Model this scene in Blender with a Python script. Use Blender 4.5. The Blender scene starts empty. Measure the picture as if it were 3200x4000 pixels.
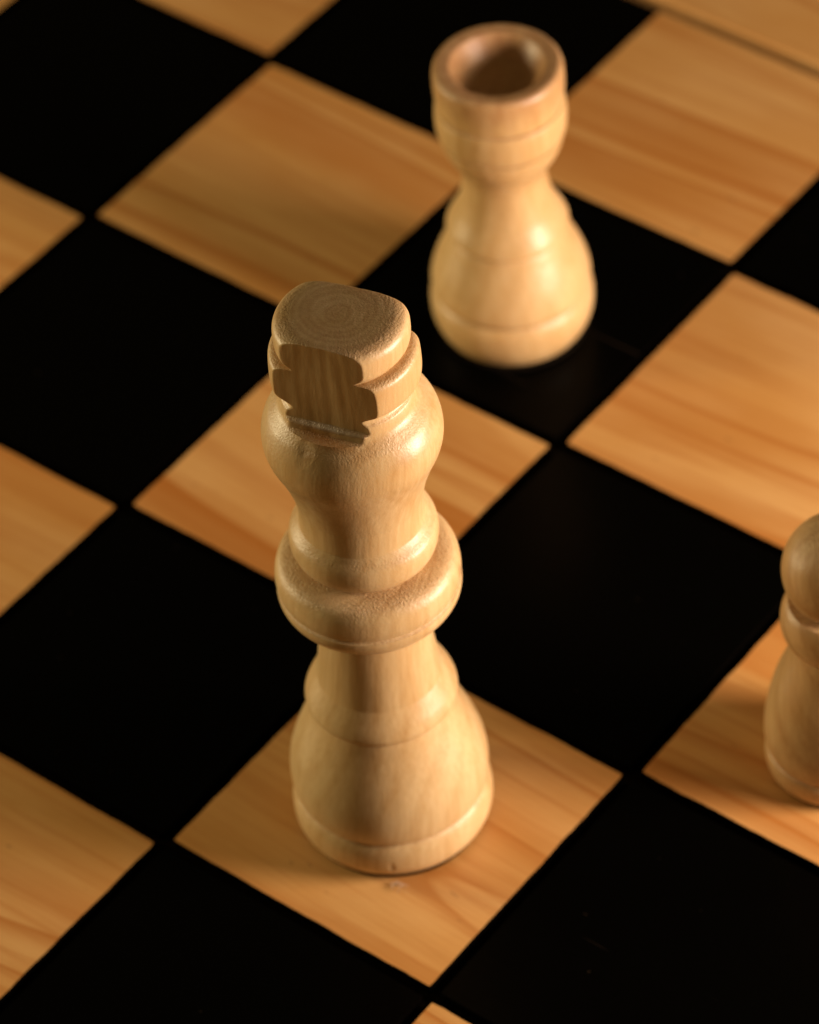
import bpy, bmesh, math, random
from mathutils import Vector, Matrix, noise

S = 0.035                      # one board square is 35 mm; everything below is laid out in squares
SC = bpy.context.scene
COL = SC.collection
random.seed(4)

# ------------------------------------------------------------------ camera
R = [[0.7929627, 0.6057661, -0.0652507], [0.4015704, -0.6001788, -0.6917562], [-0.4582046, 0.5223341, -0.7191771]]
CAM = [8.77301, -8.33618, 9.39948]
cd = bpy.data.cameras.new('camera')
cam = bpy.data.objects.new('camera', cd)
COL.objects.link(cam)
M = Matrix(((R[0][0], -R[1][0], -R[2][0], CAM[0] * S),
            (R[0][1], -R[1][1], -R[2][1], CAM[1] * S),
            (R[0][2], -R[1][2], -R[2][2], CAM[2] * S),
            (0, 0, 0, 1)))
cam.matrix_world = M
cd.sensor_fit = 'HORIZONTAL'
cd.sensor_width = 36.0
cd.lens = 179.925
cd.clip_start = 0.01
cd.clip_end = 20.0
cd.dof.use_dof = True
FOCUS = Vector((3.50, -2.60, 1.82))
fd = Vector(R[2]).dot(FOCUS - Vector(CAM))
cd.dof.focus_distance = fd * S
cd.dof.aperture_fstop = cd.lens / 1000.0 / (0.138 * S)
SC.camera = cam

# ------------------------------------------------------------------ world and lamps (a dark room)
w = bpy.data.worlds.new('World')
SC.world = w
w.use_nodes = True
bg = w.node_tree.nodes['Background']
bg.inputs['Color'].default_value = (1.0, 0.72, 0.32, 1)
bg.inputs['Strength'].default_value = 0.085


def lamp(name, pos, target, size, size_y, power, color):
    ld = bpy.data.lights.new(name, 'AREA')
    ld.shape = 'ELLIPSE'
    ld.size = size * S
    ld.size_y = size_y * S
    ld.energy = power * S * S
    ld.color = color
    o = bpy.data.objects.new(name, ld)
    COL.objects.link(o)
    o.location = Vector(pos) * S
    o.rotation_euler = (Vector(target) - Vector(pos)).to_track_quat('-Z', 'Y').to_euler()
    return o


lamp('key_lamp', (8.3, 0.1, 2.0), (3.2, -1.6, 0.6), 2.2, 2.0, 730.0, (1.0, 0.785, 0.65))
lamp('left_lamp', (-4.2, -5.2, 2.4), (3.0, -1.8, 0.6), 1.9, 1.9, 490.0, (1.0, 0.82, 0.49))

SC.view_settings.view_transform = 'Standard'
SC.view_settings.look = 'None'
SC.view_settings.exposure = 0.0
SC.view_settings.gamma = 1.0


# ------------------------------------------------------------------ materials
class NT:
    def __init__(self, name):
        self.m = bpy.data.materials.new(name)
        self.m.use_nodes = True
        self.t = self.m.node_tree
        self.b = self.t.nodes['Principled BSDF']

    def n(self, typ, **kw):
        nd = self.t.nodes.new(typ)
        for k, v in kw.items():
            setattr(nd, k, v)
        return nd

    def l(self, a, b):
        self.t.links.new(a, b)

    def math(self, op, a, b=None, c=None, clamp=False):
        nd = self.n('ShaderNodeMath', operation=op, use_clamp=clamp)
        for i, v in enumerate((a, b, c)):
            if v is None:
                continue
            if isinstance(v, (int, float)):
                nd.inputs[i].default_value = v
            else:
                self.l(v, nd.inputs[i])
        return nd.outputs[0]

    def mapping(self, vec, scale, loc=(0, 0, 0), rot=(0, 0, 0)):
        nd = self.n('ShaderNodeMapping')
        self.l(vec, nd.inputs['Vector'])
        nd.inputs['Scale'].default_value = scale
        nd.inputs['Location'].default_value = loc
        nd.inputs['Rotation'].default_value = rot
        return nd.outputs[0]

    def noise(self, vec, scale, detail=3, rough=0.5, dist=0.0):
        nd = self.n('ShaderNodeTexNoise')
        self.l(vec, nd.inputs['Vector'])
        nd.inputs['Scale'].default_value = scale
        nd.inputs['Detail'].default_value = detail
        nd.inputs['Roughness'].default_value = rough
        nd.inputs['Distortion'].default_value = dist
        return nd.outputs[0]

    def ramp(self, fac, stops):
        nd = self.n('ShaderNodeValToRGB')
        self.l(fac, nd.inputs[0])
        cr = nd.color_ramp
        while len(cr.elements) < len(stops):
            cr.elements.new(0.5)
        for e, (p, c) in zip(cr.elements, stops):
            e.position = p
            e.color = c if len(c) == 4 else (*c, 1)
        return nd.outputs[0]

    def mix(self, fac, a, b, mode='MIX'):
        nd = self.n('ShaderNodeMix', data_type='RGBA', blend_type=mode)
        for sock, v in ((nd.inputs[0], fac), (nd.inputs[6], a), (nd.inputs[7], b)):
            if isinstance(v, (int, float)):
                sock.default_value = v
            elif isinstance(v, tuple):
                sock.default_value = (*v, 1)
            else:
                self.l(v, sock)
        return nd.outputs[2]


K = 1.0 / S


def piece_wood(name, pith, tilt, light=(0.65, 0.460, 0.225), dark=(0.49, 0.285, 0.10), spots=()):
    """turned pale hardwood: growth rings are solid, so the tops show rings and the sides show streaks"""
    t = NT(name)
    co = t.n('ShaderNodeTexCoord').outputs['Object']
    v = t.mapping(co, (K, K, K), pith, tilt)
    warp = t.noise(t.mapping(v, (1.0, 1.0, 0.5)), 1.7, 2)
    sx = t.n('ShaderNodeSeparateXYZ')
    t.l(v, sx.inputs[0])
    r2 = t.math('ADD', t.math('MULTIPLY', sx.outputs[0], sx.outputs[0]), t.math('MULTIPLY', sx.outputs[1], sx.outputs[1]))
    r = t.math('SQRT', r2)
    r = t.math('ABSOLUTE', t.math('ADD', r, t.math('MULTIPLY', t.math('SUBTRACT', warp, 0.5), 0.26)))
    w1 = t.math('SINE', t.math('MULTIPLY', r, 2 * math.pi * 17))
    w1 = t.math('MULTIPLY_ADD', w1, 0.5, 0.5)
    w1 = t.math('POWER', w1, 2.2)
    w2 = t.math('SINE', t.math('MULTIPLY', r, 2 * math.pi * 61))
    w2 = t.math('MULTIPLY_ADD', w2, 0.5, 0.5)
    streak = t.noise(t.mapping(v, (46, 46, 2.2)), 1.0, 4, 0.62)
    fine = t.noise(t.mapping(v, (130, 130, 7)), 1.0, 3, 0.6)
    blot = t.noise(t.mapping(v, (2.1, 2.1, 1.5)), 1.0, 3, 0.5)
    geo = t.n('ShaderNodeNewGeometry')
    nz = t.n('ShaderNodeSeparateXYZ')
    t.l(geo.outputs['Normal'], nz.inputs[0])
    up = t.math('ABSOLUTE', nz.outputs[2])
    end = t.ramp(up, [(0.45, (0, 0, 0)), (0.75, (.5, .5, .5)), (0.97, (1, 1, 1))])
    w3 = t.math('MULTIPLY', t.math('MULTIPLY_ADD', t.math('SINE', t.math('MULTIPLY', r, 2 * math.pi * 50)), 0.5, 0.5), end)
    f = t.math('MULTIPLY', w1, 0.24)
    f = t.math('ADD', f, t.math('MULTIPLY', t.math('MULTIPLY', w3, t.math('ADD', blot, 0.1)), 0.50))
    f = t.math('ADD', f, t.math('MULTIPLY', w2, 0.07))
    f = t.math('ADD', f, t.math('MULTIPLY', t.math('SUBTRACT', streak, 0.5), 1.25))
    f = t.math('ADD', f, t.math('MULTIPLY', t.math('SUBTRACT', fine, 0.5), 0.8))
    f = t.math('ADD', f, t.math('MULTIPLY', t.math('SUBTRACT', blot, 0.5), 1.7))
    f = t.math('ADD', f, 0.24, clamp=True)
    colr = t.mix(f, light, dark)
    colr = t.mix(t.math('MULTIPLY', end, 0.50), colr, t.mix(f, (0.62, 0.41, 0.20), (0.44, 0.26, 0.11)))
    t.l(colr, t.b.inputs['Base Color'])
    # end grain is rougher and shows torn fibres; side grain is varnished
    torn = t.noise(t.mapping(v, (1, 1, 1)), 150, 3, 0.65)
    sparse = t.noise(t.mapping(v, (1, 1, 1)), 7, 2, 0.5)
    rough_area = t.math('MULTIPLY', end, t.ramp(sparse, [(0.35, (.45, .45, .45)), (0.62, (1, 1, 1))]))
    rgh = t.math('ADD', t.math('MULTIPLY', rough_area, 0.22), t.math('MULTIPLY_ADD', streak, 0.18, 0.29))
    t.l(rgh, t.b.inputs['Roughness'])
    pebble = t.noise(t.mapping(v, (1, 1, 0.5)), 34, 3, 0.55)
    h = t.math('MULTIPLY', torn, t.math('MULTIPLY_ADD', rough_area, 0.0050, 0.0006))
    h = t.math('ADD', h, t.math('MULTIPLY', pebble, 0.0010))
    h = t.math('ADD', h, t.math('MULTIPLY', fine, 0.0004))
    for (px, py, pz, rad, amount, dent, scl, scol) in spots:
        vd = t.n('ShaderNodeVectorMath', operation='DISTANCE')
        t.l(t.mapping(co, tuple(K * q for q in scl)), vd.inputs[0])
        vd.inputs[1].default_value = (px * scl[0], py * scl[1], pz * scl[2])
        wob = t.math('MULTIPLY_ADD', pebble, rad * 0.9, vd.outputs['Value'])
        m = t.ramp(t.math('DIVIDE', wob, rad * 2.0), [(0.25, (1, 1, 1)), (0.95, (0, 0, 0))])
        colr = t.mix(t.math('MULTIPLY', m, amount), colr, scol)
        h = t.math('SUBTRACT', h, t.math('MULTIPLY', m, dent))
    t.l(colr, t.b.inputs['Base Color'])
    h = t.math('MULTIPLY', h, S)
    bp = t.n('ShaderNodeBump')
    bp.inputs['Strength'].default_value = 1.0
    bp.inputs['Distance'].default_value = 1.0
    t.l(h, bp.inputs['Height'])
    t.l(bp.outputs[0], t.b.inputs['Normal'])
    t.b.inputs['IOR'].default_value = 1.48
    t.b.inputs['Coat Weight'].default_value = 0.15
    t.b.inputs['Coat Roughness'].default_value = 0.33
    t.l(bp.outputs[0], t.b.inputs['Coat Normal'])
    t.b.inputs['Subsurface Weight'].default_value = 0.12
    t.b.inputs['Subsurface Radius'].default_value = (1.0, 0.55, 0.25)
    t.b.inputs['Subsurface Scale'].default_value = 0.0012
    return t.m


def board_wood(name, base=(0.54, 0.270, 0.072), dark=(0.38, 0.125, 0.016), pale=(0.61, 0.340, 0.115), along=0.0):
    """varnished pine strip; each piece gets its own grain from its random number"""
    t = NT(name)
    co = t.n('ShaderNodeTexCoord').outputs['Object']
    oi = t.n('ShaderNodeObjectInfo')
    rnd = oi.outputs['Random']
    off = t.n('ShaderNodeCombineXYZ')
    t.l(t.math('MULTIPLY', rnd, 37.0), off.inputs[0])
    t.l(t.math('MULTIPLY', rnd, 67.0), off.inputs[1])
    t.l(t.math('MULTIPLY', rnd, 13.0), off.inputs[2])
    rot = t.n('ShaderNodeVectorRotate', rotation_type='Z_AXIS')
    t.l(co, rot.inputs['Vector'])
    t.l(t.math('MULTIPLY_ADD', rnd, 0.16, -0.06 + along), rot.inputs['Angle'])
    mp = t.mapping(rot.outputs[0], (K, K, K))
    ad = t.n('ShaderNodeVectorMath', operation='ADD')
    t.l(mp, ad.inputs[0])
    t.l(off.outputs[0], ad.inputs[1])
    v = ad.outputs[0]
    wav = t.noise(t.mapping(v, (0.35, 0.5, 1)), 1.0, 1)
    sx = t.n('ShaderNodeSeparateXYZ')
    t.l(v, sx.inputs[0])
    y = t.math('ADD', sx.outputs[1], t.math('MULTIPLY', wav, 0.30))
    cy = t.n('ShaderNodeCombineXYZ')
    t.l(t.math('MULTIPLY', sx.outputs[0], 0.07), cy.inputs[0])
    t.l(y, cy.inputs[1])
    band = t.noise(cy.outputs[0], 4.6, 2.5, 0.5)
    bandf = t.ramp(band, [(0.48, (0, 0, 0)), (0.60, (.6, .6, .6)), (0.68, (1, 1, 1))])
    # growth rings cut lengthwise: each ends in a thin dark latewood line, some strong, most faint
    yn = t.noise(cy.outputs[0], 2.2, 1, 0.4)
    yw = t.math('ADD', t.math('MULTIPLY', y, 7.0), t.math('MULTIPLY', yn, 9.0))
    saw = t.math('FRACT', yw)
    late = t.ramp(saw, [(0.0, (0, 0, 0)), (0.45, (.06, .06, .06)), (0.86, (.8, .8, .8)), (0.93, (1, 1, 1)), (1.0, (0, 0, 0))])
    wn = t.n('ShaderNodeTexWhiteNoise', noise_dimensions='1D')
    t.l(t.math('FLOOR', yw), wn.inputs['W'])
    strong = t.math('POWER', wn.outputs['Value'], 1.15)
    latef = t.math('MULTIPLY', late, strong)
    line = t.noise(t.mapping(v, (0.7, 34, 1)), 1.0, 4, 0.6)
    linef = t.ramp(line, [(0.50, (0, 0, 0)), (0.70, (1, 1, 1))])
    fib = t.noise(t.mapping(v, (6, 130, 1)), 1.0, 3, 0.6)
    blot = t.noise(t.mapping(v, (1.0, 1.8, 1)), 1.6, 3, 0.5)
    c = t.mix(t.ramp(blot, [(0.35, (0, 0, 0)), (0.65, (1, 1, 1))]), base, pale)
    c = t.mix(t.math('MULTIPLY', bandf, 0.62), c, dark)
    c = t.mix(t.math('MULTIPLY', latef, 0.95), c, dark)
    c = t.mix(t.math('MULTIPLY', linef, 0.42), c, dark)
    c = t.mix(t.math('MULTIPLY', t.math('SUBTRACT', fib, 0.4, clamp=True), 0.5), c, dark)
    speck = t.noise(t.mapping(v, (9, 30, 1)), 1.3, 2)
    c = t.mix(t.math('MULTIPLY', t.ramp(speck, [(0.73, (0, 0, 0)), (0.78, (1, 1, 1))]), 0.45), c, (0.10, 0.035, 0.01))
    t.l(c, t.b.inputs['Base Color'])
    t.l(t.math('MULTIPLY_ADD', fib, 0.14, 0.34), t.b.inputs['Roughness'])
    h = t.math('MULTIPLY', fib, 0.0012 * S)
    h = t.math('ADD', h, t.math('MULTIPLY', band, 0.004 * S))
    bp = t.n('ShaderNodeBump')
    bp.inputs['Strength'].default_value = 1.0
    bp.inputs['Distance'].default_value = 1.0
    t.l(h, bp.inputs['Height'])
    t.l(bp.outputs[0], t.b.inputs['Normal'])
    return t.m


def black_paint(name):
    t = NT(name)
    co = t.n('ShaderNodeTexCoord').outputs['Object']
    oi = t.n('ShaderNodeObjectInfo')
    off = t.n('ShaderNodeCombineXYZ')
    t.l(t.math('MULTIPLY', oi.outputs['Random'], 57.0), off.inputs[0])
    ad = t.n('ShaderNodeVectorMath', operation='ADD')
    t.l(t.mapping(co, (K, K, K)), ad.inputs[0])
    t.l(off.outputs[0], ad.inputs[1])
    v = ad.outputs[0]
    fib = t.noise(t.mapping(v, (2, 45, 1)), 1.0, 3, 0.6)
    dust = t.noise(v, 30, 2, 0.5)
    dustf = t.ramp(dust, [(0.755, (0, 0, 0)), (0.80, (1, 1, 1))])
    scr = t.noise(t.mapping(v, (1.6, 60, 1), (0, 0, 0), (0, 0, 0.5)), 1.0, 1)
    scrf = t.ramp(scr, [(0.80, (0, 0, 0)), (0.82, (1, 1, 1))])
    c = t.mix(t.math('MULTIPLY', dustf, 0.16), (0.0008, 0.0007, 0.0005), (0.10, 0.065, 0.04))
    c = t.mix(t.math('MULTIPLY', scrf, 0.15), c, (0.12, 0.08, 0.05))
    t.l(c, t.b.inputs['Base Color'])
    t.b.inputs['Specular IOR Level'].default_value = 0.03
    t.l(t.math('MULTIPLY_ADD', fib, 0.10, 0.20), t.b.inputs['Roughness'])
    bp = t.n('ShaderNodeBump')
    bp.inputs['Strength'].default_value = 1.0
    bp.inputs['Distance'].default_value = 1.0
    t.l(t.math('MULTIPLY', fib, 0.0006 * S), bp.inputs['Height'])
    t.l(bp.outputs[0], t.b.inputs['Normal'])
    return t.m


def plain(name, col, rough, spec=0.5):
    t = NT(name)
    co = t.n('ShaderNodeTexCoord').outputs['Object']
    nz = t.noise(t.mapping(co, (K, K, K)), 60, 3, 0.6)
    c = t.mix(nz, tuple(x * 0.6 for x in col), tuple(min(1, x * 1.4) for x in col))
    t.l(c, t.b.inputs['Base Color'])
    t.b.inputs['Roughness'].default_value = rough
    t.b.inputs['Specular IOR Level'].default_value = spec
    bp = t.n('ShaderNodeBump')
    bp.inputs['Strength'].default_value = 1.0
    bp.inputs['Distance'].default_value = 1.0
    t.l(t.math('MULTIPLY', nz, 0.01 * S), bp.inputs['Height'])
    t.l(bp.outputs[0], t.b.inputs['Normal'])
    return t.m


def on_king(az, r, z):
    a = math.radians(az)
    return (r * math.cos(a), r * math.sin(a), z)


BROWN = (0.20, 0.09, 0.03)
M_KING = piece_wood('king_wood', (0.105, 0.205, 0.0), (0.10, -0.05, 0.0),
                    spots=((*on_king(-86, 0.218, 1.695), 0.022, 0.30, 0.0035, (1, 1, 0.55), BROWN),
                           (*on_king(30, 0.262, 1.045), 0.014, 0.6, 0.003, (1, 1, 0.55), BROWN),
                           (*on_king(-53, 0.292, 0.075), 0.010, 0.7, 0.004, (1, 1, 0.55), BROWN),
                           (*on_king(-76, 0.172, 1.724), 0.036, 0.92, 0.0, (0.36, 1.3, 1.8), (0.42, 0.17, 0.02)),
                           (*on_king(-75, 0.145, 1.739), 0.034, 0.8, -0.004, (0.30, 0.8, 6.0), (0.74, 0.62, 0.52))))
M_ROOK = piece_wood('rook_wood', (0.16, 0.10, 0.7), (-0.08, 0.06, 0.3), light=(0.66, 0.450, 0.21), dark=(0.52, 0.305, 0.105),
                    spots=((0, 0, 1.09, 0.235, 1.0, 0.0, (1, 1, 3.0), (0.30, 0.115, 0.04)),))  # shade of the rim and dish painted in as a reddish-brown tint
M_PAWN = piece_wood('pawn_wood', (-0.1, 0.14, 0.2), (0.5, 0.3, 0.9), light=(0.56, 0.37, 0.17), dark=(0.38, 0.20, 0.065))
M_PINE = board_wood('varnished_pine')
M_RAIL = board_wood('rail_pine')
M_RAILX = board_wood('rail_pine_cross', along=math.pi / 2)
M_BLACK = black_paint('black_paint')
M_GROOVE = plain('groove_stain', (0.0014, 0.0010, 0.0007), 0.9, 0.0)
M_BASE = plain('stained_base', (0.004, 0.0024, 0.001), 0.8, 0.0)
M_FELT = plain('dark_felt', (0.008, 0.006, 0.004), 0.95, 0.0)


# ------------------------------------------------------------------ object helpers
def link(name, me, mat, parent=None, loc=(0, 0, 0), rotz=0.0):
    o = bpy.data.objects.new(name, me)
    if mat is not None:
        me.materials.clear()
        me.materials.append(mat)
    COL.objects.link(o)
    o.location = loc
    o.rotation_euler = (0, 0, rotz)
    if parent is not None:
        o.parent = parent
    return o


def thing(name, label, cat, loc, group=None):
    e = bpy.data.objects.new(name, None)
    e.empty_display_size = 0.005
    COL.objects.link(e)
    e.location = loc
    e['label'] = label
    e['category'] = cat
    if group:
        e['group'] = group
    return e


# ------------------------------------------------------------------ the board
NA, NB = 8, 8
A0, B0 = -2, -1                       # first column and row, in squares
board = thing('chess_board', 'wooden chess board of light pine and black painted squares under the pieces',
              'chess board', (0, 0, 0))
TH = 0.10                              # thickness of a tile above the groove floor shown to the side
G = 0.0165                             # inset of each square from its grid line


def tile_mesh(seed, ragged, bev=0.004, depth=0.04):
    """square with a slightly wandering outline, a soft worn edge and a real depth"""
    n = 44
    h = 0.5 - G
    ring = []
    for s in range(4):
        for i in range(n):
            u = -h + 2 * h * i / n
            p = [(u, -h), (h, u), (-u, h), (-h, -u)][s]
            ring.append(p)
    # round the corners a little
    rc = 0.005
    out = []
    for (x, y) in ring:
        ax, ay = abs(x), abs(y)
        if ax > h - rc and ay > h - rc:
            dx, dy = ax - (h - rc), ay - (h - rc)
            d = math.hypot(dx, dy)
            if d > rc:
                ax, ay = h - rc + dx * rc / d, h - rc + dy * rc / d
        x, y = math.copysign(ax, x), math.copysign(ay, y)
        nv = noise.noise(Vector((x * 9 + seed * 7.3, y * 9, seed))) * 0.6 + noise.noise(Vector((x * 31, y * 31 + seed * 3.1, seed))) * 0.4
        k = 1.0 + ragged * nv
        out.append((x * k, y * k))
    bm = bmesh.new()
    levels = [(1.0, -depth), (1.0, -bev), (1.0 - 0.6 * bev, -bev * 0.3), (1.0 - bev * 2.0, 0.0)]
    rings = []
    for k, z in levels:
        rings.append([bm.verts.new((x * k * S, y * k * S, z * S)) for x, y in out])
    m = len(out)
    for a, b in zip(rings[:-1], rings[1:]):
        for i in range(m):
            f = bm.faces.new((a[i], a[(i + 1) % m], b[(i + 1) % m], b[i]))
            f.smooth = True
    for f in bm.faces:
        f.material_index = 1          # the groove walls carry the dark paint
    bm.faces.new(rings[-1])
    bm.faces.new(list(reversed(rings[0])))
    me = bpy.data.meshes.new('square')
    bm.to_mesh(me)
    bm.free()
    return me


light_meshes = [tile_mesh(1 + i, 0.0095) for i in range(6)]
dark_meshes = [tile_mesh(21 + i, 0.003) for i in range(3)]
for me in light_meshes + dark_meshes:
    me.materials.append(M_PINE if me in light_meshes else M_BLACK)
    me.materials.append(M_GROOVE)
k = 0
for j in range(B0, B0 + NB):
    for i in range(A0, A0 + NA):
        lightsq = (i + j) % 2 == 1
        me = (light_meshes if lightsq else dark_meshes)[k % (6 if lightsq else 3)]
        k += 1
        o = link('square', me, None, board, ((i + 0.5) * S, -(j + 0.5) * S, 0.0))


def box_mesh(name, x0, x1, y0, y1, z0, z1, bev=0.0):
    bm = bmesh.new()
    bmesh.ops.create_cube(bm, size=1.0)
    for v in bm.verts:
        v.co = Vector((x0 + (v.co.x + .5) * (x1 - x0), y0 + (v.co.y + .5) * (y1 - y0), z0 + (v.co.z + .5) * (z1 - z0))) * S
    if bev:
        bmesh.ops.bevel(bm, geom=list(bm.edges), offset=bev * S, segments=3, affect='EDGES', profile=0.5)
    me = bpy.data.meshes.new(name)
    bm.to_mesh(me)
    bm.free()
    for pl in me.polygons:
        pl.use_smooth = False
    return me


XA, XB = float(A0), float(A0 + NA)
YB, YA = -float(B0), -float(B0 + NB)
RW = 0.75
link('base_panel', box_mesh('base_panel', XA - 0.01, XB + 0.01, YA - 0.01, YB + 0.01, -0.30, -0.030), M_BASE, board)
GR = 0.036
link('frame_rail', box_mesh('frame_rail', XA - RW, XB + RW, YB + GR, YB + RW, -0.34, 0.002, 0.012), M_RAIL, board)
link('frame_rail', box_mesh('frame_rail', XA - RW, XB + RW, YA - RW, YA - GR, -0.34, 0.002, 0.012), M_RAIL, board)
link('frame_rail', box_mesh('frame_rail', XA - RW, XA - GR, YA - GR + 0.002, YB + GR - 0.002, -0.34, 0.001, 0.012), M_RAILX, board)
link('frame_rail', box_mesh('frame_rail', XB + GR, XB + RW, YA - GR + 0.002, YB + GR - 0.002, -0.34, 0.001, 0.012), M_RAILX, board)


# ------------------------------------------------------------------ turned pieces
def smooth_profile(pts, step=0.006):
    """pts: (z, r) or (z, r, 1) where 1 marks a crisp crease. Catmull-Rom between creases."""
    segs, cur = [], []
    for p in pts:
        cur.append(p[:2])
        if len(p) > 2 and len(cur) > 1:
            segs.append(cur)
            cur = [p[:2]]
    if len(cur) > 1:
        segs.append(cur)
    out = []
    for sg in segs:
        q = [sg[0]] + sg + [sg[-1]]
        for i in range(1, len(q) - 2):
            p0, p1, p2, p3 = (Vector(a) for a in q[i - 1:i + 3])
            d = (p2 - p1).length
            n = max(2, int(d / step))
            for s in range(n):
                t = s / n
                v = 0.5 * ((2 * p1) + (p2 - p0) * t + (2 * p0 - 5 * p1 + 4 * p2 - p3) * t * t + (3 * p1 - p0 - 3 * p2 + p3) * t ** 3)
                out.append((v.x, max(0.0, v.y)))
    out.append(tuple(pts[-1][:2]))
    return out


def softmin(a, b, k):
    h = max(0.0, min(1.0, 0.5 + 0.5 * (b - a) / k))
    return b * (1 - h) + a * h - k * h * (1 - h)


def lathe(name, pts, mat, parent, nseg=160, wob=0.0012, seed=0.0, slab=None, step=0.006, fat=1.0):
    """slab = (angle, front, back, floor_z): two saw cuts that leave a flat slab above floor_z"""
    prof = [(z, r * fat) for z, r in smooth_profile(pts, step)]
    bm = bmesh.new()
    rings = []
    capb = prof[0][1] > 1e-5
    capt = prof[-1][1] > 1e-5
    for (z, r) in prof:
        if r < 1e-5:
            rings.append([bm.verts.new((0, 0, z * S))])
            continue
        ring = []
        for i in range(nseg):
            a = 2 * math.pi * i / nseg
            ca, sa = math.cos(a), math.sin(a)
            rr = r + wob * noise.noise(Vector((ca * 1.3 + seed, sa * 1.3, z * 5.0))) * min(1.0, r / 0.1)
            x, y = rr * ca, rr * sa
            zz = z
            if slab:
                ang, hf, hb, zf = slab
                hf = 9.0
                hb_ = 9.0
                if z > zf:
                    hf, hb_ = SLAB[1], hb
                    if z < zf + 0.0035:
                        hf += 0.011
                elif z > zf - 0.017:
                    hf = SLAB[1] + 0.012 + (zf - z) * 0.6
                    hb_ = hb + 0.012 + (zf - z) * 0.6
                if hf < 1.0:
                    ux, uy = math.cos(ang), math.sin(ang)
                    s_, n_ = x * ux + y * uy, -(-x * uy + y * ux)      # n_ > 0 faces the camera side
                    saw = 0.0012 * noise.noise(Vector((s_ * 40, z * 6, seed)))
                    if n_ > 0:
                        n_ = softmin(n_, hf + saw + 0.004 * noise.noise(Vector((s_ * 5, 0, 3))), 0.003)
                    else:
                        n_ = -softmin(-n_, hb_ + saw, 0.030)
                    x, y = s_ * ux + n_ * uy, s_ * uy - n_ * ux
            ring.append(bm.verts.new((x * S, y * S, zz * S)))
        rings.append(ring)
    for a, b in zip(rings[:-1], rings[1:]):
        if len(a) == 1 and len(b) == 1:
            continue
        for i in range(nseg):
            j = (i + 1) % nseg
            if len(a) == 1:
                f = bm.faces.new((a[0], b[j], b[i]))
            elif len(b) == 1:
                f = bm.faces.new((a[i], a[j], b[0]))
            else:
                f = bm.faces.new((a[i], a[j], b[j], b[i]))
            f.smooth = True
    if capb:
        bm.faces.new(list(reversed(rings[0])))
    if capt:
        bm.faces.new(rings[-1])
    bm.normal_update()
    me = bpy.data.meshes.new(name)
    bm.to_mesh(me)
    bm.free()
    me.set_sharp_from_angle(angle=math.radians(38))
    return link(name, me, mat, parent)


# ---- king
KX, KY = 3.4888, -2.5036
king = thing('chess_king', 'pale wooden king in sharp focus, tall and flat topped, on the nearest light square',
             'chess piece', (KX * S, KY * S, 0.0015 * S))
king.rotation_euler = (0.0042 * 0.60, -0.0042 * 0.79, 0)
lathe('felt_pad', [(0.0, 0.268), (0.002, 0.272, 1), (0.020, 0.272, 1), (0.022, 0.25)], M_FELT, king, wob=0.004, seed=9)
SLAB = (math.radians(16), 0.139, 0.108, 1.738)
lathe('base', [(0.022, 0.20), (0.022, 0.279, 1), (0.034, 0.287), (0.058, 0.2955), (0.085, 0.2970), (0.110, 0.2950), (0.127, 0.2905), (0.141, 0.284),
               (0.151, 0.276, 1), (0.151, 0.20)], M_KING, king, seed=1)
lathe('bell', [(0.152, 0.20), (0.152, 0.274, 1), (0.158, 0.2805), (0.168, 0.2865), (0.19, 0.291), (0.23, 0.2925), (0.28, 0.287), (0.33, 0.274),
               (0.38, 0.256), (0.43, 0.235), (0.47, 0.219), (0.505, 0.208), (0.519, 0.202, 1), (0.519, 0.15)], M_KING, king, seed=2)
lathe('stem', [(0.520, 0.15), (0.520, 0.203, 1), (0.524, 0.213), (0.533, 0.2205), (0.546, 0.222), (0.570, 0.214), (0.600, 0.198), (0.632, 0.181, 1), (0.67, 0.1745),
               (0.71, 0.1695), (0.77, 0.163), (0.83, 0.157), (0.91, 0.154), (0.935, 0.154, 1), (0.935, 0.1)], M_KING, king, seed=3)
lathe('collar', [(0.930, 0.10), (0.930, 0.195, 1), (0.936, 0.226), (0.954, 0.2455), (0.977, 0.258), (0.995, 0.2615), (1.006, 0.2600, 1),
                 (1.013, 0.2515), (1.020, 0.2590, 1), (1.040, 0.2622), (1.063, 0.261), (1.087, 0.256), (1.107, 0.2425), (1.116, 0.2265),
                 (1.121, 0.205), (1.124, 0.165, 1), (1.124, 0.1)], M_KING, king, seed=4)
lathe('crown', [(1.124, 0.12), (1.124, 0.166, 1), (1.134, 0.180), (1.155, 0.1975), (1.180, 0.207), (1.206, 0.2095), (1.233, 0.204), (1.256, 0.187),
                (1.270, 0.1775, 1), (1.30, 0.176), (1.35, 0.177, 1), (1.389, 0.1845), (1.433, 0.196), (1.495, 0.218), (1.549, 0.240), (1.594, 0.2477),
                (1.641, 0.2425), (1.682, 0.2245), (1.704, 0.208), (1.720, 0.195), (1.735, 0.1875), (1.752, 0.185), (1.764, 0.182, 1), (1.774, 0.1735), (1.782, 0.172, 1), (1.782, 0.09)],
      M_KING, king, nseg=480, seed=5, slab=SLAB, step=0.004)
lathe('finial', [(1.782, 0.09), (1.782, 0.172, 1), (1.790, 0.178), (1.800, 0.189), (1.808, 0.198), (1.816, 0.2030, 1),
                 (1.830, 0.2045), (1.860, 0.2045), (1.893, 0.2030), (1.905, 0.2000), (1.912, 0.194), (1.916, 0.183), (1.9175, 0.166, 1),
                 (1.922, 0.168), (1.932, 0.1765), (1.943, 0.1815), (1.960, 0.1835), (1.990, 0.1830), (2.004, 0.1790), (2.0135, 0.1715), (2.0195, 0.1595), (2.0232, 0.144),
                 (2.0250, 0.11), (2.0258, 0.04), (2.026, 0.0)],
      M_KING, king, nseg=560, seed=5, slab=SLAB, step=0.003)

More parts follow.
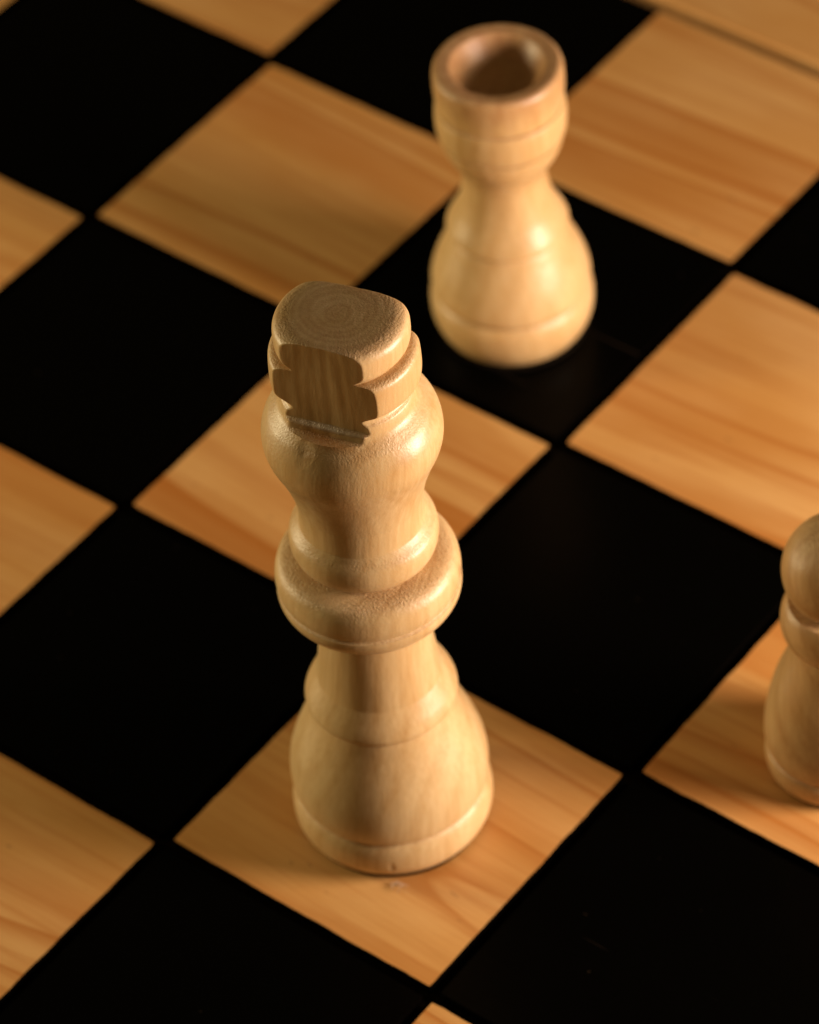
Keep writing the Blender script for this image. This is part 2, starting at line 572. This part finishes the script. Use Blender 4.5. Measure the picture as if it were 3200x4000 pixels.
# ---- rook
RX, RY = 2.536, -0.609
rook = thing('chess_rook', 'pale wooden rook with a hollowed round top on the black square behind the king',
             'chess piece', (RX * S, RY * S, 0.0015 * S))
lathe('felt_pad', [(0.0, 0.245), (0.002, 0.249, 1), (0.016, 0.249, 1), (0.018, 0.23)], M_FELT, rook, wob=0.004, seed=19)
lathe('base', [(0.016, 0.20), (0.016, 0.244, 1), (0.030, 0.253), (0.058, 0.2665), (0.092, 0.276), (0.13, 0.2785), (0.155, 0.2765), (0.175, 0.270), (0.190, 0.260, 1), (0.190, 0.2)],
      M_ROOK, rook, fat=0.972, seed=11)
lathe('bell', [(0.191, 0.20), (0.191, 0.259, 1), (0.198, 0.266), (0.210, 0.271), (0.236, 0.270), (0.27, 0.262), (0.31, 0.248), (0.35, 0.230),
               (0.39, 0.211), (0.42, 0.198), (0.430, 0.191, 1), (0.430, 0.15)], M_ROOK, rook, fat=0.972, seed=12)
lathe('stem', [(0.431, 0.15), (0.431, 0.192, 1), (0.436, 0.200), (0.444, 0.2065), (0.456, 0.2055), (0.475, 0.197), (0.500, 0.183), (0.535, 0.165), (0.58, 0.151), (0.62, 0.144), (0.66, 0.1415),
               (0.70, 0.148), (0.735, 0.1625, 1), (0.735, 0.10)], M_ROOK, rook, fat=0.972, seed=13)
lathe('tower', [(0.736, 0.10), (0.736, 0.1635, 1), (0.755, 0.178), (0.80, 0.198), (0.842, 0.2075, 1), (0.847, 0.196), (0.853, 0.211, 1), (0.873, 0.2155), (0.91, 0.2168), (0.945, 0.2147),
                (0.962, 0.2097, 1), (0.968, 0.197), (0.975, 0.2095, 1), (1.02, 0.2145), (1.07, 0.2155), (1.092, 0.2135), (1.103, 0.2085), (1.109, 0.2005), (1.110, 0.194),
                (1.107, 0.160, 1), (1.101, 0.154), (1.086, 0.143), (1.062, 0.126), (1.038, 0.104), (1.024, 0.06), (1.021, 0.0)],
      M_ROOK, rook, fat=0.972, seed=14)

# ---- pawn
PX, PY = 4.474, -1.613
pawn = thing('chess_pawn', 'light brown wooden pawn with a ball head at the right edge',
             'chess piece', (PX * S, PY * S, 0.0015 * S))
lathe('felt_pad', [(0.0, 0.190), (0.002, 0.194, 1), (0.012, 0.194, 1), (0.014, 0.18)], M_FELT, pawn, wob=0.004, seed=29)
lathe('base', [(0.012, 0.15), (0.012, 0.196, 1), (0.022, 0.206), (0.045, 0.212), (0.07, 0.213), (0.088, 0.210), (0.096, 0.205), (0.100, 0.197, 1), (0.100, 0.15)], M_PAWN, pawn, seed=21)
lathe('bell', [(0.101, 0.15), (0.101, 0.197, 1), (0.106, 0.205), (0.115, 0.2115), (0.15, 0.215), (0.20, 0.214), (0.26, 0.207), (0.32, 0.196), (0.38, 0.180), (0.43, 0.162), (0.48, 0.145),
               (0.53, 0.133), (0.545, 0.130, 1), (0.545, 0.1)], M_PAWN, pawn, seed=22)
lathe('collar', [(0.545, 0.10), (0.545, 0.128, 1), (0.560, 0.147), (0.59, 0.162), (0.625, 0.169), (0.66, 0.167), (0.69, 0.158), (0.708, 0.146, 1), (0.708, 0.1)],
      M_PAWN, pawn, seed=23)
sp = []
for q in range(25):
    a = math.radians(-52 + 142 * q / 24)
    sp.append((0.838 + 0.166 * math.sin(a), 0.166 * math.cos(a) if q < 24 else 0.0))
sp[0] = (sp[0][0], sp[0][1])
lathe('head', [(sp[0][0], 0.08), (sp[0][0], sp[0][1], 1)] + sp[1:], M_PAWN, pawn, seed=24)


# ---- a wisp of lint caught at the foot of the king
def lint():
    bm = bmesh.new()
    for q in range(5):
        a0 = 0.4 + q * 1.3
        base = Vector((0.012 * math.cos(a0 * 2), 0.010 * math.sin(a0 * 3), 0.003))
        prev = None
        for i in range(7):
            u = i / 6.0
            p = base + Vector((0.030 * (u - .5) * math.cos(a0) + 0.006 * math.sin(6 * u + q), 0.030 * (u - .5) * math.sin(a0) + 0.005 * math.cos(5 * u + q),
                               0.010 * math.sin(math.pi * u) * (0.4 + 0.2 * q)))
            ring = [bm.verts.new((p + Vector((0.0011 * math.cos(k * 2.094), 0, 0.0011 * math.sin(k * 2.094)))) * S) for k in range(3)]
            if prev:
                for k in range(3):
                    bm.faces.new((prev[k], prev[(k + 1) % 3], ring[(k + 1) % 3], ring[k]))
            prev = ring
    me = bpy.data.meshes.new('lint')
    bm.to_mesh(me)
    bm.free()
    return me


lf = link('lint', lint(), plain('lint_fibre', (0.5, 0.42, 0.33), 0.9, 0.2), None, ((KX + 0.196) * S, (KY - 0.236) * S, 0.0))
lf['label'] = 'tiny wisp of pale lint on the light square at the foot of the king'
lf['category'] = 'lint'
